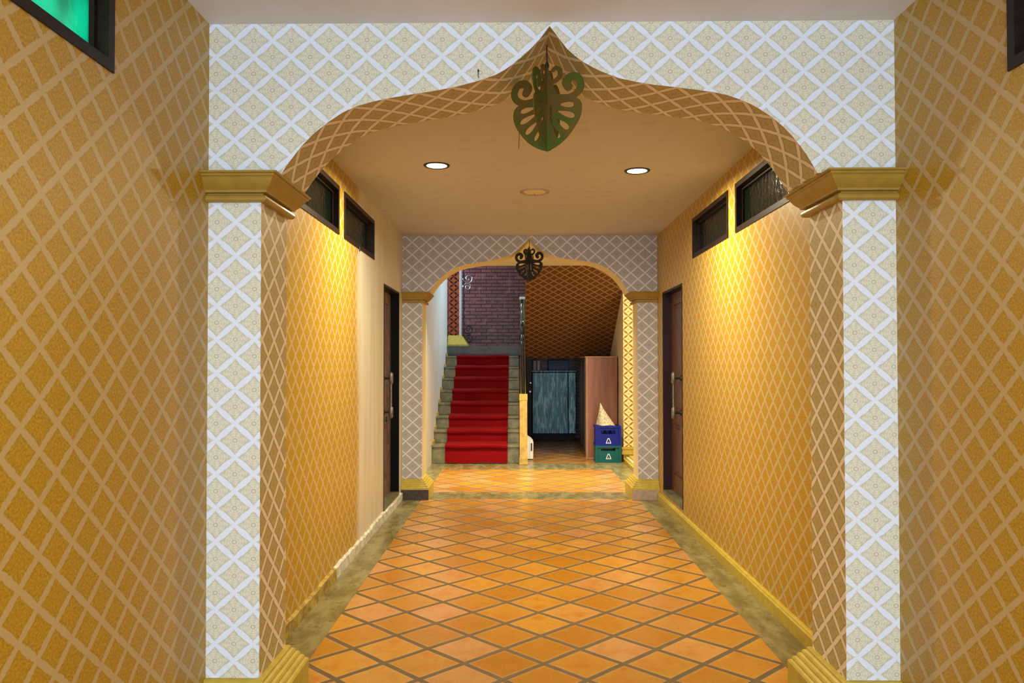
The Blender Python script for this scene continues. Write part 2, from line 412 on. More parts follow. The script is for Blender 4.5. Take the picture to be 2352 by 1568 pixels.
def wall_plane(mb, axis, face, back, u0, u1, z0, z1, holes, mat, off=(0, 0), reveal=None, backmat=None):
    """a wall slab standing on axis 'x' (constant x, runs along y) or 'y', with rectangular holes (u0,u1,z0,z1)"""
    us = sorted({u0, u1, *[h[0] for h in holes], *[h[1] for h in holes]}); zs = sorted({z0, z1, *[h[2] for h in holes], *[h[3] for h in holes]})
    us = [u for u in us if u0 <= u <= u1]; zs = [z for z in zs if z0 <= z <= z1]
    def P(u, z, d): return (d, u, z) if axis == 'x' else (u, d, z)
    def solid(i, j):
        if i < 0 or j < 0 or i >= len(us) - 1 or j >= len(zs) - 1: return False
        cu = (us[i] + us[i + 1]) / 2; cz = (zs[j] + zs[j + 1]) / 2
        return not any(h[0] < cu < h[1] and h[2] < cz < h[3] for h in holes)
    rv = reveal or mat; bm_ = backmat or rv
    for i in range(len(us) - 1):
        for j in range(len(zs) - 1):
            if not solid(i, j): continue
            a, b, c, d = us[i], us[i + 1], zs[j], zs[j + 1]
            mb.face([P(a, c, face), P(b, c, face), P(b, d, face), P(a, d, face)], mat, off=off)
            mb.face([P(b, c, back), P(a, c, back), P(a, d, back), P(b, d, back)], bm_)
            if not solid(i - 1, j): mb.face([P(a, c, back), P(a, c, face), P(a, d, face), P(a, d, back)], rv)
            if not solid(i + 1, j): mb.face([P(b, c, face), P(b, c, back), P(b, d, back), P(b, d, face)], rv)
            if not solid(i, j - 1): mb.face([P(a, c, back), P(b, c, back), P(b, c, face), P(a, c, face)], rv)
            if not solid(i, j + 1): mb.face([P(a, d, face), P(b, d, face), P(b, d, back), P(a, d, back)], rv)
    return mb

# ------------------------------------------------------------------ floor
mb = MB()
tile_rects = [(-1.045, 1.310, YS, 3.04), (-1.045, 1.310, 3.50, 8.335), (-1.045, 1.30, 8.765, 10.60), (0.16, XR2, 11.25, YB)]
xs = sorted({XL - TW, 3.2, *[r[0] for r in tile_rects], *[r[1] for r in tile_rects]}); ys = sorted({YS, YB + .2, *[r[2] for r in tile_rects], *[r[3] for r in tile_rects]})
for i in range(len(xs) - 1):
    for j in range(len(ys) - 1):
        cx_, cy_ = (xs[i] + xs[i + 1]) / 2, (ys[j] + ys[j + 1]) / 2
        t = any(r[0] < cx_ < r[1] and r[2] < cy_ < r[3] for r in tile_rects)
        mb.face([(xs[i], ys[j], 0), (xs[i + 1], ys[j], 0), (xs[i + 1], ys[j + 1], 0), (xs[i], ys[j + 1], 0)], M['tiles'] if t else M['concrete'])
mb.face([(xs[0], ys[0], -.15), (xs[0], ys[-1], -.15), (xs[-1], ys[-1], -.15), (xs[-1], ys[0], -.15)], M['concrete'])
for (a, b) in (((xs[0], ys[0]), (xs[-1], ys[0])), ((xs[-1], ys[0]), (xs[-1], ys[-1])), ((xs[-1], ys[-1]), (xs[0], ys[-1])), ((xs[0], ys[-1]), (xs[0], ys[0]))):
    mb.face([(*a, -.15), (*b, -.15), (*b, 0), (*a, 0)], M['concrete'])
struct(mb.build('floor'))

# ------------------------------------------------------------------ ceilings
mb = MB(); mb.box((XL - TW, YS, H), (XR + TW, D1 + .02, H + .15), M['white_paint']); struct(mb.build('ceiling'))
mb = MB(); mb.box((XL - TW, D1 + .02, H), (XR + TW, D2 + .02, H + .15), M['tan_ceiling']); struct(mb.build('ceiling_corridor'))
mb = MB(); mb.box((XL - TW, D2 + .02, H), (3.2, YHALL, H + .15), M['cream']); struct(mb.build('ceiling_hall'))
mb = MB(); mb.box((-2.7, YHALL - .1, 5.2), (XR2 + TW, YB + .2, 5.3), M['white_paint']); struct(mb.build('ceiling_stairwell'))

# ------------------------------------------------------------------ side walls
WZ = (2.393, 2.738)
winL = [(1.20, 2.352), (4.215, 5.365), (5.525, 6.69)]
winR = [(1.20, 2.376), (4.18, 5.345), (5.533, 6.66)]
doorL = (7.18, 8.11, 0.085, 2.235); doorR = (7.09, 8.045, 0.12, 2.222)
YLAND = 13.69
mb = MB(); wall_plane(mb, 'x', XL, XL - TW, YS, YLAND, 0, H, [(a, b, *WZ) for a, b in winL] + [doorL], M['gold_left'], off=(1.926, 1.324), reveal=M['cream'], backmat=M['dark_room'])
wall_plane(mb, 'x', XL, XL - TW, YHALL, YLAND, H, 5.2, [], M['gold_left'], off=(1.926, 1.324), reveal=M['cream'])
wall_plane(mb, 'x', XL, XL - TW, YLAND, YB, 0, 1.6, [], M['cream'])
struct(mb.build('wall_left', merge=False))
mb = MB(); wall_plane(mb, 'x', XR, XR + TW, YS, D2 + T2, 0, H, [(a, b, *WZ) for a, b in winR] + [doorR], M['gold'], off=(2.499, 0.914), reveal=M['gold_paint'], backmat=M['dark_room'])
struct(mb.build('wall_right', merge=False))
# recess on the right of the hall and the far right wall
mb = MB(); mb.box((3.0, D2 + T2 - .2, 0), (3.2, 11.7, H), M['cream']); struct(mb.build('wall_recess_side'))
mb = MB(); mb.box((XR + TW, D2 + T2 - .2, 0), (3.0, D2 + T2, H), M['cream']); struct(mb.build('wall_recess_near'))
mb = MB(); mb.box((XR2, 11.43, .225), (3.0, 11.63, H), {'*': M['cream'], '-y': M['floral_gold']}, off=(XR2 + .078, 0.26)); mb.box((XR2, 11.43, 0), (3.0, 11.63, .225), M['yellow_paint'])
struct(mb.build('wall_recess_far'))
mb = MB(); mb.box((XR2, 11.63, 0), (XR2 + TW, YB, H), M['cream']); mb.box((XR2, YHALL, H), (XR2 + TW, YB, 5.2), M['cream']); struct(mb.build('wall_far_right'))
mb = MB(); mb.box((-2.7, YB, 0), (XR2 + TW, YB + .2, 5.3), {'*': M['brick']}); struct(mb.build('wall_back'))
mb = MB(); mb.box((XL - TW, YHALL - .1, H + .15), (3.2, YHALL, 5.2), M['cream']); struct(mb.build('wall_above_hall'))
mb = MB()
wall_plane(mb, 'x', -2.6, -2.7, YLAND - .1, YB, 1.6, 5.2, [(13.85, 14.65, 2.7, 4.3)], M['white_paint']); mb.box((-2.7, YLAND - .1, 1.6), (XL - TW, YLAND, 5.2), M['white_paint'])
struct(mb.build('wall_landing'))
# rooms behind the corridor walls (seen only as darkness through the panes)
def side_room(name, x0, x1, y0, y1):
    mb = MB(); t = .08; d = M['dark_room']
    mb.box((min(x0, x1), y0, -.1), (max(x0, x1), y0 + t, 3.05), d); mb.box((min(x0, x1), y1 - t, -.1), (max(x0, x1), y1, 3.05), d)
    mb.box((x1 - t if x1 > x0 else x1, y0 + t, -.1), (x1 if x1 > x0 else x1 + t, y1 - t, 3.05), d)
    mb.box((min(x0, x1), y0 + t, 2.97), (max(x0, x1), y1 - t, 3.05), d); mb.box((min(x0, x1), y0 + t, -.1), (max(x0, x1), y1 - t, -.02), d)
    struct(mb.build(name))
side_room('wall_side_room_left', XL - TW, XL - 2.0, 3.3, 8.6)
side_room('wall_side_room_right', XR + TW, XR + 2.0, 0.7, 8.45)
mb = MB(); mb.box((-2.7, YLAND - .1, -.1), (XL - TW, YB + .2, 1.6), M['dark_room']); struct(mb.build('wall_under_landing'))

# baseboards
mb = MB()
pr = [(0, .0), (.030, .0), (.030, .070), (.022, .078), (.022, .083), (.012, .088), (0, .088)]
def extrude_y(mb, pr, x, sgn, y0, y1, m):
    for i in range(len(pr) - 1):
        (a, za), (b, zb) = pr[i], pr[i + 1]
        q = [(x + sgn * a, y0, za), (x + sgn * a, y1, za), (x + sgn * b, y1, zb), (x + sgn * b, y0, zb)]
        mb.face(q, m)
    mb.face([(x + sgn * a, y0, z) for a, z in pr], m); mb.face([(x + sgn * a, y1, z) for a, z in pr][::-1], m)
extrude_y(mb, pr, XR, -1, D1 + T1, D2, M['yellow_paint']); struct(mb.build('baseboard_right'))
mb = MB(); N = 90; ya, yb = D1 + T1, D2
pl_ = plain('rough_olive_plaster_band', (0.36, 0.25, 0.05), 0.6, var=0.35, vscale=22, bump=0.5, bscale=30)
pw_ = plain('rough_white_plaster_band', (0.60, 0.58, 0.50), 0.6, var=0.25, vscale=22, bump=0.6, bscale=30)
hs = [0.082 + (random.uniform(-.004, .004) if i < 36 else random.uniform(-.010, .012)) + .006 * math.sin(i * .22) for i in range(N + 1)]
for i in range(N):
    y0, y1 = ya + (yb - ya) * i / N, ya + (yb - ya) * (i + 1) / N
    m = pl_ if y0 < 5.2 else pw_
    mb.face([(XL + .02, y0, 0), (XL + .02, y1, 0), (XL + .02, y1, hs[i + 1] - .01), (XL + .02, y0, hs[i] - .01)], m)
    mb.face([(XL + .02, y0, hs[i] - .01), (XL + .02, y1, hs[i + 1] - .01), (XL, y1, hs[i + 1]), (XL, y0, hs[i])], m)
mb.face([(XL, ya, 0), (XL + .02, ya, 0), (XL + .02, ya, hs[0] - .01), (XL, ya, hs[0])], pl_)
mb.face([(XL + .02, yb, 0), (XL, yb, 0), (XL, yb, hs[-1]), (XL + .02, yb, hs[-1] - .01)], pw_)
struct(mb.build('baseboard_left'))
# stepped curb at the recess opening
mb = MB(); mb.box((XR2 + .00, D2 + T2, 0), (XR2 + .17, 11.43, .045), M['yellow_paint']); mb.box((XR2 + .035, D2 + T2, .045), (XR2 + .17, 11.43, .075), M['cream']); mb.box((XR2 + .07, D2 + T2, .075), (XR2 + .17, 11.43, .10), M['yellow_paint'])
struct(mb.build('trim_1'))
mb = MB(); mb.box((XR2 - .03, 11.40, .112), (XR2 + .3, 11.43, .150), M['yellow_paint']); mb.box((XR2 - .022, 11.408, .150), (XR2 + .3, 11.43, .19), M['yellow_paint']); mb.box((XR2 - .03, 11.40, .19), (XR2 + .3, 11.43, .222), M['yellow_paint'])
struct(mb.build('trim_2'))

# ------------------------------------------------------------------ arches
CURVE = [(-0.967, 2.256), (-0.946, 2.290), (-0.926, 2.318), (-0.885, 2.372), (-0.83, 2.428), (-0.775, 2.472), (-0.714, 2.512), (-0.659, 2.537), (-0.587, 2.557), (-0.502, 2.574), (-0.418, 2.587), (-0.332, 2.600), (-0.247, 2.616), (-0.163, 2.638), (-0.129, 2.649), (-0.085, 2.665), (-0.049, 2.685), (-0.012, 2.711), (0.024, 2.741), (0.061, 2.775), (0.097, 2.815), (0.133, 2.863),
         (0.17, 2.814), (0.205, 2.768), (0.242, 2.735), (0.278, 2.710), (0.313, 2.69), (0.342, 2.676), (0.413, 2.648), (0.484, 2.632), (0.554, 2.620), (0.64, 2.610), (0.731, 2.598), (0.80, 2.588), (0.857, 2.575), (0.908, 2.557), (0.955, 2.536), (0.996, 2.512), (1.042, 2.480), (1.083, 2.444), (1.12, 2.404), (1.153, 2.362), (1.180, 2.322), (1.20, 2.288), (1.218, 2.256)]
CAPZ = 2.256
def arch(name, yf, T, mats, label_):
    front, reveal = mats; yb = yf + T; z0 = CAPZ
    root = empty(name, (0.13, yf + T / 2, 0)); struct(root, label_, 'arch')
    mb = MB(); offh = (-0.538, 2.81)
    pts = [(XL, z0)] + CURVE + [(XR, z0)]
    for i in range(len(pts) - 1):
        (xa, za), (xb, zb) = pts[i], pts[i + 1]
        mb.face([(xa, yf, za), (xb, yf, zb), (xb, yf, H), (xa, yf, H)], front, off=offh)
        mb.face([(xb, yb, zb), (xa, yb, za), (xa, yb, H), (xb, yb, H)], front, off=offh)
    s = 0
    for i in range(len(CURVE) - 1):
        (xa, za), (xb, zb) = CURVE[i], CURVE[i + 1]; d = math.hypot(xb - xa, zb - za)
        mb.face([(xa, yb, za), (xb, yb, zb), (xb, yf, zb), (xa, yf, za)], reveal, uv=[(T, s), (T, s + d), (0, s + d), (0, s)]); s += d
    mb.face([(XL, yf, z0), (XL, yb, z0), (CURVE[0][0], yb, z0), (CURVE[0][0], yf, z0)], reveal)
    mb.face([(CURVE[-1][0], yf, z0), (CURVE[-1][0], yb, z0), (XR, yb, z0), (XR, yf, z0)], reveal)
    under(mb.build('arch_header'), root)
    # thin plaster bead along the edge of the curve
    for side, (x0, x1, xi, off) in {'left': (XL, CIL, CIL, (-1.15, 2.063)), 'right': (CIR, XR, CIR, (1.441, 2.018))}.items():
        zt = CAPZ - .1
        mb = MB(); mb.box((x0, yf, .1), (x1, yb, zt), {'*': front, '+x': reveal, '-x': reveal}, off=off)
        shaft = under(mb.build('column_shaft'), root)
        cap = [(0, 2.143), (.020, 2.143), (.027, 2.150), (.029, 2.158), (.026, 2.167), (.018, 2.171), (.012, 2.172), (.012, 2.177), (.030, 2.180), (.032, 2.188), (.036, 2.192), (.044, 2.199), (.053, 2.209), (.061, 2.221), (.067, 2.233), (.070, 2.236), (.076, 2.238), (.078, 2.243), (.076, 2.247), (.085, 2.249), (.087, 2.255), (.085, CAPZ), (0, CAPZ)]
        base = [(0, .214), (.014, .214), (.020, .208), (.021, .199), (.032, .195), (.037, .187), (.037, .178), (.048, .175), (.053, .166), (.053, .158), (.064, .153), (.069, .145), (.069, .138), (.078, .134), (.084, .126), (.084, .108), (0, .108)]
        sg = 1 if side == 'left' else -1
        xe = XL if side == 'left' else XR
        def ring(prof, m, nm):
            mb = MB(); P = []
            for o, z in prof:
                P.append([(xe, yf - o, z), (xi + sg * o, yf - o, z), (xi + sg * o, yb + o, z), (xe, yb + o, z)])
            for i in range(len(P) - 1):
                for k in range(3):
                    q = [P[i][k], P[i][k + 1], P[i + 1][k + 1], P[i + 1][k]]
                    mb.face(q if sg > 0 else q[::-1], m)
            o = mb.build(nm); under(o, root); return o
        ring(cap, M['gold_paint'], 'capital'); ring(base, M['yellow_paint'], 'column_base')
        pm = M['plinth_dark'] if side == 'left' else M['plinth_pink']
        mb = MB(); a, b = sorted((xe, xi + sg * .083))
        mb.box((a, yf - .083, 0), (b, yb + .083, .108), {'*': pm, ('+x' if side == 'left' else '-x'): M['yellow_paint']}); pn = under(mb.build('plinth'), root)
        pn['label'] = 'dark stone plinth' if side == 'left' else 'pinkish plinth'
    return root
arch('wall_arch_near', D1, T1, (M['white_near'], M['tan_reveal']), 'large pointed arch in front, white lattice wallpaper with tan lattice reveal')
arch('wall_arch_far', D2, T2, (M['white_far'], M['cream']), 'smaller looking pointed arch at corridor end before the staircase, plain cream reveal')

# small nail with a curl of wire in the header
mb = MB(); mb.tube([(-.158, D1 + .01, 2.678), (-.158, D1 - .012, 2.678)], .0035, M['iron'], 8); mb.tube([(-.158, D1 - .009, 2.684), (-.159, D1 - .010, 2.655), (-.156, D1 - .009, 2.648)], .0015, M['iron'], 6)
tag(mb.build('wall_nail'), 'tiny dark nail sticking out of the white lattice arch left of its peak', 'nail')

# ------------------------------------------------------------------ transom windows
def window(i, side, a, b, label, latch=False, broken=False):
    x = XL if side < 0 else XR; s = -side           # s points into the corridor
    root = empty('window_%d' % i, (x, (a + b) / 2, WZ[0])); struct(root, label, 'window')
    f = .035; xo = x + s * .006; xi = x - s * .075
    mb = MB(); lo, hi = sorted((xo, xi)); z0, z1 = WZ
    m = M['frame_wood']
    mb.box((lo, a, z0), (hi, a + f, z1), m); mb.box((lo, b - f, z0), (hi, b, z1), m)
    mb.box((lo, a + f, z0), (hi, b - f, z0 + f), m); mb.box((lo, a + f, z1 - f), (hi, b - f, z1), m)
    # inner sash step
    f2 = f + .018; lo2, hi2 = sorted((x - s * .03, x - s * .07))
    mb.box((lo2, a + f, z0 + f), (hi2, a + f2, z1 - f), m); mb.box((lo2, b - f2, z0 + f), (hi2, b - f, z1 - f), m)
    mb.box((lo2, a + f2, z0 + f), (hi2, b - f2, z0 + f2), m); mb.box((lo2, a + f2, z1 - f2), (hi2, b - f2, z1 - f), m)
    under(mb.build('window_frame'), root)
    mb = MB(); lo3, hi3 = sorted((x - s * .047, x - s * .053)); mb.box((lo3, a + f2 - .004, z0 + f2 - .004), (hi3, b - f2 + .004, z1 - f2 + .004), M['green_glass' if i == 1 else 'shaded_glass'])
    under(mb.build('pane'), root)
    if latch:
        mb = MB(); y = 5.99; mb.tube([(x, y, z0 + .008), (x + s * .018, y, z0 + .004), (x + s * .020, y, z0 - .028)], .006, M['iron'], 8); under(mb.build('latch'), root)
window(1, -1, *winL[0], 'bright teal glazed transom window at top left corner')
window(2, -1, *winL[1], 'dark green transom window on left corridor wall, half hidden by near arch')
window(3, -1, *winL[2], 'dark green transom window on left corridor wall nearer the far arch', latch=True)
window(4, 1, *winR[0], 'dark transom window frame at the top right edge of the picture')
window(5, 1, *winR[1], 'dark green transom window on right corridor wall, half hidden by near arch')
window(6, 1, *winR[2], 'dark green transom window on right corridor wall nearer the far arch')

# ------------------------------------------------------------------ doors
def door(i, side, d, label, wood, jamb):
    a, b, z0, z1 = d; x = XL if side < 0 else XR; s = -side
    root = empty('door_%d' % i, (x, (a + b) / 2, z0)); struct(root, label, 'door')
    xin = x - s * .083; f = .022
    lo, hi = sorted((x + s * .004, x - s * .15)); mb = MB()
    mb.box((lo, a, z0), (hi, a + f, z1), M['frame_wood']); mb.box((lo, b - f, z0), (hi, b, z1), jamb); mb.box((lo, a + f, z1 - f), (hi, b - f, z1), M['frame_wood'])
    under(mb.build('door_frame'), root)
    lo, hi = sorted((x + s * .006, x - s * .16)); mb = MB(); mb.box((lo, a + f, z0), (hi, b - f, z0 + .035), M['stone_step']); under(mb.build('threshold'), root)
    leaf = MB(); l0, l1 = sorted((xin, xin - s * .04)); ya, yb_, za, zb = a + f, b - f, z0 + .035, z1 - f
    # stiles and rails with two sunken panels
    st = .11; zm = (0.86, 1.44)
    leaf.box((l0, ya, za), (l1, ya + st, zb), wood); leaf.box((l0, yb_ - st, za), (l1, yb_, zb), wood)
    for z_a, z_b in ((za, za + .18), (zm[0], zm[0] + .12), (zb - .12, zb)): leaf.box((l0, ya + st, z_a), (l1, yb_ - st, z_b), wood)
    p0, p1 = sorted((xin - s * .014, xin - s * .03))
    for z_a, z_b in ((za + .18, zm[0]), (zm[0] + .12, zb - .12)):
        leaf.box((p0, ya + st, z_a), (p1, yb_ - st, z_b), wood)
        q0, q1 = sorted((xin - s * .004, xin - s * .014)); leaf.box((q0, ya + st + .05, z_a + .05), (q1, yb_ - st - .05, z_b - .05), wood)
    lf = under(leaf.build('door_leaf', bevel=.003), root)
    yh = (7.62 if side < 0 else 7.52); mb = MB(); xb = xin + s * .082
    for z in (.99, 1.33):
        mb.tube([(xin, yh, z), (xin + s * .02, yh, z)], [.030, .022], M['iron'], 14); mb.tube([(xin + s * .02, yh, z), (xb, yh, z)], .011, M['iron'], 10)
        mb.tube([(xb, yh, z - .062), (xb, yh, z - .045), (xb, yh, z + .045), (xb, yh, z + .062)], [.008, .021, .021, .008], M['steel'], 14)
    mb.tube([(xb, yh, .93), (xb, yh, 1.39)], .010, M['steel'], 12)
    h = mb.build('pull_handle', smooth=40); h.parent = lf
    h['label'] = 'tarnished steel pull handle'
    h.parent = lf; h.matrix_parent_inverse = lf.matrix_world.inverted()
    # key lock
    mb = MB(); yk = 7.80 if side < 0 else 7.36; zk = .905 if side < 0 else .885
    mb.tube([(xin, yk, zk), (xin + s * .012, yk, zk)], .026, M['iron'], 18); mb.tube([(xin + s * .012, yk, zk), (xin + s * .02, yk, zk)], .010, M['steel'], 12)
    if side > 0: mb.tube([(xin + s * .022, yk, zk - .005), (xin + s * .024, yk, zk - .035), (xin + s * .020, yk, zk - .085)], [.007, .013, .013], M['plinth_pink'], 8)
    k = mb.build('door_lock', smooth=40); k.parent = lf
    return root
door(1, -1, doorL, 'greyish brown panelled door deep in black jamb, left corridor wall', M['door_wood_grey'], M['jamb_black'])
door(2, 1, doorR, 'brown panelled door in maroon jamb, right corridor wall', M['door_wood'], M['jamb_maroon'])

# ------------------------------------------------------------------ ceiling fittings
def downlight(x, y, label, group='round recessed ceiling lamps', first=None):
    root = empty('downlight', (x, y, H)); tag(root, label, 'ceiling lamp', group)
    mb = MB(); mb.lathe([(.072, -.004), (.080, -.007), (.090, -.006), (.094, 0.0)], M['iron'] , seg=36); r = mb.build('trim_ring', root, smooth=40)
    mb = MB(); mb.lathe([(0, -.003), (.073, -.003)][::-1], M['lamp_disc'], seg=36); mb.build('lamp_diffuser', root)
    return root
downlight(-.568, 5.35, 'lit round ceiling lamp left of the hanging leaf ornament')
downlight(.871, 5.52, 'lit round ceiling lamp right of the hanging leaf ornament')
root = empty('ceiling_cover_plate', (.142, 6.19, H)); tag(root, 'flat round tan cover plate on corridor ceiling between the lamps', 'cover plate')
mb = MB(); mb.lathe([(.085, -.003), (.098, -.006), (.112, -.011), (.120, -.008), (.122, 0)], M['plinth_pink'], seg=48); mb.build('rim', root, smooth=50)
mb = MB(); mb.lathe([(0, -.005), (.09, -.004)][::-1], M['cream'], seg=48); mb.lathe([(0, -.009), (.004, -.008), (.006, -.005)], M['iron'], c=(0, .07, 0), seg=8); mb.build('plate_disc', root)
mb = MB(); mb.tube([(.011, 4.47, H), (.012, 4.47, H - .06), (.009, 4.47, H - .135)], .0018, M['iron'], 6)
tag(mb.build('hanging_wire'), 'thin dark wire hanging from corridor ceiling left of the large ornament', 'wire')

# ------------------------------------------------------------------ hanging leaf ornaments
def catmull(P, n=8):
    P = [Vector((*p, 0)[:3]) if len(p) == 2 else Vector(p) for p in P]; out = []
    Q = [P[0] * 2 - P[1]] + P + [P[-1] * 2 - P[-2]]
    for i in range(1, len(Q) - 2):
        for k in range(n):
            t = k / n; a, b, c, d = Q[i - 1], Q[i], Q[i + 1], Q[i + 2]
            out.append(0.5 * ((2 * b) + (c - a) * t + (2 * a - 5 * b + 4 * c - d) * t * t + (3 * b - a - 3 * c + d) * t ** 3))
    out.append(P[-1]); return out
def plate_mesh(name, loops, thick, m):
    cu = bpy.data.curves.new(name, 'CURVE'); cu.dimensions = '2D'; cu.fill_mode = 'BOTH'; cu.extrude = thick / 2
    for L in loops:
        sp = cu.splines.new('POLY'); sp.points.add(len(L) - 1)
        for i, p in enumerate(L): sp.points[i].co = (p[0], p[1], 0, 1)
        sp.use_cyclic_u = True
    o = bpy.data.objects.new(name, cu); col.objects.link(o)
    bpy.context.view_layer.update()
    dg = bpy.context.evaluated_depsgraph_get()
    me = bpy.data.meshes.new_from_object(o.evaluated_get(dg)); bpy.data.objects.remove(o); bpy.data.curves.remove(cu)
    return me
def ribbon(P, Wd):
    C = catmull([(p[0], p[1], w_) for p, w_ in zip(P, Wd)], 7); L_, R_ = [], []
    for i, c in enumerate(C):
        d = C[min(i + 1, len(C) - 1)] - C[max(i - 1, 0)]; d = Vector((d.x, d.y)).normalized(); nn = Vector((-d.y, d.x)); w_ = c.z / 2
        L_.append((c.x + nn.x * w_, c.y + nn.y * w_)); R_.append((c.x - nn.x * w_, c.y - nn.y * w_))
    # rounded end
    e = C[-1]; d = (C[-1] - C[-2]); ang = math.atan2(d.y, d.x)
    cap = [(e.x + e.z / 2 * math.cos(ang + t), e.y + e.z / 2 * math.sin(ang + t)) for t in (1.0, .5, 0, -.5, -1.0)]
    return L_ + cap + R_[::-1]
def teardrop(p0, p1, w0, w1):
    p0, p1 = Vector(p0), Vector(p1); d = (p1 - p0); L_ = d.length; d = d.normalized(); nn = Vector((-d.y, d.x)); out = []
    for k in range(28):
        t = 2 * math.pi * k / 28; u = (1 - math.cos(t)) / 2; wv = (w0 + (w1 - w0) * u) * math.sin(t) / 2
        q = p0 + d * (u * L_) + nn * wv; out.append((q.x, q.y))
    return out
body = catmull([(.0, .0), (.045, .018), (.090, .050), (.128, .095), (.150, .135), (.157, .172), (.150, .200), (.128, .216), (.100, .216), (.072, .222), (.045, .240), (.032, .268), (.024, .300), (.013, .335), (.0, .372)], 6)
body = [(max(0, p.x), p.y) for p in body]
holes = [teardrop((.048, .198), (.122, .186), .006, .034), teardrop((.042, .172), (.124, .136), .006, .036), teardrop((.040, .138), (.098, .086), .006, .034),
         teardrop((.022, .112), (.056, .052), .006, .024), teardrop((.016, .196), (.020, .118), .010, .012)]
big = ribbon([(.030, .240), (.062, .226), (.105, .222), (.140, .240), (.152, .272), (.136, .302), (.106, .308), (.088, .288), (.096, .266)], [.020, .026, .028, .030, .031, .032, .034, .040, .036])
small = ribbon([(.016, .298), (.036, .300), (.056, .316), (.058, .342), (.042, .356), (.028, .348)], [.018, .020, .020, .020, .018, .018])
parts_ = [plate_mesh('leaf_body', [body] + holes, .004, M['brass']), plate_mesh('curl_a', [big], .0052, M['brass']), plate_mesh('curl_b', [small], .0052, M['brass'])]
mb = MB()
for me in parts_:
    for p in me.polygons:
        mb.face([(me.vertices[i].co.x + .001, me.vertices[i].co.z, me.vertices[i].co.y) for i in p.vertices][::-1], M['brass'])
    bpy.data.meshes.remove(me)
vane = mb.build('leaf_vane'); vane_me = vane.data; bpy.data.objects.remove(vane)
def ornament(x, y, z0, ztop, ang, label, mat=None):
    root = empty('hanging_ornament', (x, y, z0)); root.rotation_euler = (0, 0, ang); tag(root, label, 'hanging ornament', 'metal leaf ornaments hung in the arch peaks')
    for k in range(4):
        o = bpy.data.objects.new('leaf_vane', vane_me); col.objects.link(o); o.parent = root; o.rotation_euler = (0, 0, k * math.pi / 2)
        if mat: o.data = shaded_me
    mb = MB(); mb.tube([(0, 0, -.002), (0, 0, .37)], .0032, M['brass'], 8); mb.build('stem', root)
    mb = MB(); mb.tube([(0, 0, .37), (0, 0, ztop - z0 + .01)], .0028, M['iron'], 8); mb.lathe([(.004, .355), (.009, .365), (.009, .378), (.004, .39)], M['iron'], seg=12); mb.build('hanging_rod', root)
shaded_me = vane_me.copy(); shaded_me.materials[0] = M['shaded_brass']
ornament(.129, 3.27, 2.397, 2.864, math.radians(-23), 'large green-gold openwork metal leaf hanging in the near arch peak')
ornament(.134, 8.53, 2.398, 2.864, math.radians(-18), 'small looking openwork metal leaf in backlit-dark colour hanging in the far arch peak', 'shaded_brass')

# ------------------------------------------------------------------ staircase
YST = 11.24; TR = .31; zs_ = [.272 + .19 * k for k in range(8)]; ZL = 1.78
SX0, SX1 = XL + .003, .027
stair = empty('staircase', (-.6, YST, 0)); tag(stair, 'green-grey stone staircase rising to a landing behind the far arch', 'staircase')
for k, z in enumerate(zs_):
    y = YST + k * TR; mb = MB(); zb = 0 if k == 0 else zs_[k - 1]
    mb.box((SX0, y, zb), (SX1, YLAND, z - .035), M['stone_step'], skip=()); mb.box((SX0, y - .022, z - .035), (SX1, YLAND if k == 7 else y + TR + .01, z), M['stone_step'])
    under(mb.build('step', bevel=.006), stair)
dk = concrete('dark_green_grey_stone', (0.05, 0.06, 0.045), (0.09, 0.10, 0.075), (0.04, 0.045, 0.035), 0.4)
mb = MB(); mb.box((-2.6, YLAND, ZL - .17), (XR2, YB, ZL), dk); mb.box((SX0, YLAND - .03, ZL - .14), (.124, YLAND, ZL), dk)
struct(mb.build('floor_landing'))
# dark wall that closes the stair below its right edge
mb = MB()
for k in range(8):
    y = YST + k * TR; mb.box((SX1, y, 0), (SX1 + .02, YLAND if k == 7 else y + TR, zs_[k] - .04), M['plinth_dark'])
under(mb.build('side_panel'), stair)
# stepped skirting on the left wall
mb = MB()
for k in range(8):
    y = YST + k * TR; mb.box((XL, y - .02, zs_[k]), (XL + .014, y + TR, zs_[k] + .05), M['post_gold'])
struct(mb.build('trim_3'))
# carpet
mb = MB(); prof = [(YST - .05, .016), (YST - .030, .016)]
cx0, cx1 = -1.066, -.148
for k, z in enumerate(zs_):
    y = YST + k * TR
    if k > 0: prof += [(y - .012, zs_[k - 1] + .026)]
    prof += [(y - .012, z - .060), (y - .046, z - .034), (y - .050, z - .008), (y - .026, z + .012), (y + .03, z + .015)]
prof += [(YLAND - .04, zs_[-1] + .014)]
def offs(pr_, d):
    out = []
    for i, p in enumerate(pr_):
        a = Vector(pr_[max(i - 1, 0)]); b = Vector(pr_[min(i + 1, len(pr_) - 1)]); t = (b - a).normalized(); out.append((p[0] + t.y * d, p[1] - t.x * d))
    return out
pin = offs(prof, .011); nx = 12
for i in range(len(prof) - 1):
    for j in range(nx):
        xa, xb = cx0 + (cx1 - cx0) * j / nx, cx0 + (cx1 - cx0) * (j + 1) / nx
        wv = lambda x, q: q[1] + .004 * math.sin(x * 9 + q[0] * 5)
        mb.face([(xa, prof[i][0], wv(xa, prof[i])), (xb, prof[i][0], wv(xb, prof[i])), (xb, prof[i + 1][0], wv(xb, prof[i + 1])), (xa, prof[i + 1][0], wv(xa, prof[i + 1]))], M['carpet'])
    for x, f in ((cx0, 1), (cx1, -1)):
        q = [(x, prof[i][0], prof[i][1]), (x, prof[i + 1][0], prof[i + 1][1]), (x, pin[i + 1][0], pin[i + 1][1]), (x, pin[i][0], pin[i][1])]
        mb.face(q[::f], M['carpet'])
